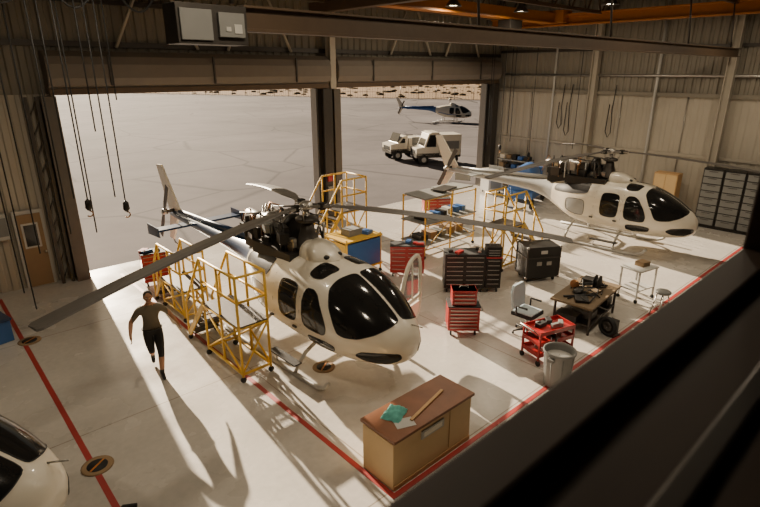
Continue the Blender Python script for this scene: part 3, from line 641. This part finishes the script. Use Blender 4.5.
b.done('wall_hose',(XR-.2,0,0))
# ------------------------------------------------------------------ vehicles outside
def truck(loc,rz,L=3.0,H=1.9):
    b=MB(); W=1.5
    b.bb((-L/2,-W/2,.45),(L/2,W/2,.75),'dark_steel')
    pr=[(L/2,.6),(L/2,1.05),(L/2-.5,1.15),(L/2-.8,H-.1),(L/2-1.0,H),(0.0,H),(0.0,.6)]
    b.prism([(x,0,z) for x,z in pr],(0,W,0),'white_paint')
    b.bb((-L/2,-W/2-.03,.6),(-.05,W/2+.03,H-.15),'white_paint')
    for s in(1,-1):
        b.prism([(L/2-.62,s*(W/2+.005),1.15),(L/2-.88,s*(W/2+.005),H-.15),(.2,s*(W/2+.005),H-.15),(.2,s*(W/2+.005),1.15)],(0,.02,0),'glass_dark')
        for x in(-L/2+.5,L/2-.5): b.cyl((x,s*(W/2-.15),.33),(x,s*(W/2+.05),.33),.33,'black_rubber',n=18); b.cyl((x,s*(W/2+.04),.33),(x,s*(W/2+.06),.33),.16,'light_grey')
        b.bb((-L/2+.15,s*(W/2+.03),1.0),(-.3,s*(W/2+.045),1.5),'grey_plastic')
    b.box((L/2-.63,0,1.48),(.03,W-.2,.62),'glass_dark',ry=-.42)
    b.bb((-L/2-.02,-.5,.8),(-L/2,.5,1.5),'black_metal'); b.bb((L/2,-.5,.7),(L/2+.02,.5,.95),'black_metal')
    return b.done('airport_service_truck',loc,rz,bevel=.04)
truck((26.1,26.2,0),math.radians(160),2.5,1.6); truck((26.3,23.4,0),math.radians(150),3.0,2.05)
b=MB()
ang=math.atan2(FD.y,FD.x)
for k in range(-50,24):
    p=FP+FD*(k*4); b.cyl((p.x,p.y,0),(p.x,p.y,2.6),.06,'dark_steel',n=5)
for z in(.1,1.3,2.5): b.box(tuple(FP-FD*54+V((0,0,z))),(292,.05,.05),'dark_steel',rz=ang)
for k in range(-320,150):
    p=FP+FD*(k*.6); b.box((p.x,p.y,1.3),(.03,.03,2.4),'dark_steel',rz=ang)
b.done('perimeter_fence')
b=MB()
for k in range(900):
    p=FP+FD*random.uniform(-160,90)+FN*(4+250*random.random()**1.3); r=random.uniform(.3,1.0); b.sph((p.x,p.y,r*.2),(r,r,r*.4),'brush',7,4)
b.done('desert_shrubs')
# ------------------------------------------------------------------ person
def person(loc,rz):
    J=[];E=[];R=[]
    def j(p,r,par=None):
        J.append(p);R.append(r if isinstance(r,tuple) else (r,r)); i=len(J)-1
        if par is not None: E.append((par,i))
        return i
    pel=j((0,0,.96),(.165,.13)); sp=j((0,-.02,1.12),(.15,.12),pel); ch=j((0,-.045,1.3),(.18,.13),sp); uc=j((0,-.06,1.42),(.14,.105),ch)
    nk=j((0,-.085,1.52),.062,uc); hd=j((0,-.11,1.6),.06,nk)
    def arm(s,el,wr,hand,fd):
        sh=j((s*.19,-.05,1.42),.082,uc); u=j(tuple(V((s*.185,-.05,1.42)).lerp(V(el),.5)),.062,sh); e=j(el,.048,u)
        m=j(tuple(V(el).lerp(V(wr),.4)),.046,e); w=j(wr,.03,m); h=j(hand,(.036,.024),w); H=V(hand);F=V(fd).normalized(); side=V((0,1,0)).cross(F).normalized() if abs(F.y)<.8 else V((1,0,0)); ax=F.cross(side).normalized()
        for k,(o,l) in enumerate(((-.03,.07),(-.01,.08),(.01,.075),(.03,.06))):
            a=j(tuple(H+F*.035+ax*o),.01,h); c=j(tuple(H+F*(.035+l*.55)+ax*o*1.1+side*s*.006),.009,a); j(tuple(H+F*(.035+l*.95)+ax*o*1.1-side*s*.02),.008,c)
        a=j(tuple(H-ax*.035-F*.005),.011,h); j(tuple(H-ax*.06+F*.04),.009,a)
    arm(1,(.35,.08,1.2),(.47,.02,1.0),(.5,-.01,.93),(.25,-.3,-.9))
    arm(-1,(-.36,-.02,1.18),(-.41,-.22,1.02),(-.415,-.29,.97),(.0,-.6,-.75))
    def leg(s,hip,kn,an,heel,toe):
        h=j(hip,.115,pel); t=j(tuple(V(hip).lerp(V(kn),.5)),.1,h); k=j(kn,.068,t); c=j(tuple(V(kn).lerp(V(an),.35)),.063,k); a=j(an,.045,c)
        f=j(heel,.047,a); j(toe,(.042,.032),f)
    leg(1,(.095,-.0,.88),(.08,-.22,.5),(.04,-.27,.1),(.04,-.29,.055),(.05,-.46,.035))
    leg(-1,(-.095,.0,.88),(-.07,-.02,.48),(-.04,.3,.25),(-.04,.33,.17),(-.045,.27,.04))
    me=bpy.data.meshes.new('b');me.from_pydata(J,E,[]);o=bpy.data.objects.new('b',me);bpy.context.scene.collection.objects.link(o)
    sk=o.modifiers.new('s','SKIN'); sk.use_smooth_shade=True
    for i,v in enumerate(me.skin_vertices[0].data): v.radius=R[i]; v.use_root=(i==0)
    ss=o.modifiers.new('u','SUBSURF'); ss.levels=2; ss.render_levels=2
    dg=bpy.context.evaluated_depsgraph_get(); dg.update()
    m2=bpy.data.meshes.new_from_object(o.evaluated_get(dg)); bpy.data.objects.remove(o)
    m2.materials.clear()
    for k in('khaki_shirt','black_cloth','skin','black_rubber'): m2.materials.append(M[k])
    for p in m2.polygons:
        c=p.center; p.use_smooth=True
        if c.z<.16 and c.y<0: i=3
        elif c.z<.99 and abs(c.x)<.3 :
            i=1 if c.z>.44 else (3 if (c.z<.25 and c.y>.2) else 2)
        elif c.z>1.51 : i=2
        else: i=0 if abs(c.x)<.335 and c.z>1.1 or abs(c.x)<.27 else 2
        p.material_index=i
    body=bpy.data.objects.new('person',m2); bpy.context.scene.collection.objects.link(body)
    b=MB(); hc=V((0,-.125,1.69))
    b.sph(hc,(.077,.094,.112),'skin',18,14); b.sph(hc+V((0,-.045,-.05)),(.052,.05,.055),'skin',12,8)
    b.sph(hc+V((0,.018,.028)),(.083,.092,.098),'hair',18,12)
    b.tube([hc+V((0,-.088,.01)),hc+V((0,-.108,-.02)),hc+V((0,-.09,-.03))],[.01,.016,.012],'skin',8)
    for s in(1,-1):
        b.sph(hc+V((s*.078,0,-.01)),(.012,.022,.03),'skin',8,6); b.sph(hc+V((s*.03,-.084,.008)),(.012,.01,.008),'eye_white',8,6); b.sph(hc+V((s*.03,-.092,.008)),.005,'hair',6,4); b.tube([hc+V((s*.016,-.092,.025)),hc+V((s*.045,-.084,.026))],.004,'hair',5)
    b.tube([hc+V((-.022,-.088,-.055)),hc+V((0,-.097,-.053)),hc+V((.022,-.088,-.055))],.006,'lip',6)
    h=b.done('head',clean=True); h.parent=body
    b=MB(); b.tube([(.18*math.cos(a),.14*math.sin(a)-.005,.985) for a in [k*math.tau/24 for k in range(24)]],.016,'black_rubber',6,closed=True); q=b.done('belt'); q.parent=body
    body.location=loc; body.rotation_euler=(0,0,rz)
    return body
person((2.98,9.98,0),math.radians(-12))
# ------------------------------------------------------------------ light
sd=V((-.12,-1,-math.tan(math.radians(19.5))))
s=bpy.data.lights.new('sun','SUN'); s.energy=21; s.angle=.012; s.color=(1,.83,.62)
so=bpy.data.objects.new('sun',s); bpy.context.scene.collection.objects.link(so); so.rotation_euler=sd.to_track_quat('-Z','Y').to_euler(); so.location=(10,40,30)
w=bpy.data.worlds.new('world'); bpy.context.scene.world=w; w.use_nodes=True; nt=w.node_tree; bg=nt.nodes['Background']
sky=nt.nodes.new('ShaderNodeTexSky'); sky.sky_type='NISHITA'; sky.sun_disc=False; sky.sun_elevation=math.radians(20.5); sky.sun_rotation=math.radians(5); sky.dust_density=4; sky.air_density=1.2
nt.links.new(sky.outputs[0],bg.inputs[0]); bg.inputs[1].default_value=.026
# ------------------------------------------------------------------ camera
cam=bpy.data.cameras.new('camera'); co=bpy.data.objects.new('camera',cam); bpy.context.scene.collection.objects.link(co)
cam.sensor_width=36; cam.lens=526/760*36; cam.clip_start=.02; cam.clip_end=2000
a=math.radians(47.6);p=math.radians(19.2)
co.location=(0,0,5.8); co.rotation_euler=V((math.cos(p)*math.cos(a),math.cos(p)*math.sin(a),-math.sin(p))).to_track_quat('-Z','Y').to_euler()
cam.dof.use_dof=True; cam.dof.focus_distance=11; cam.dof.aperture_fstop=2.8
bpy.context.scene.camera=co
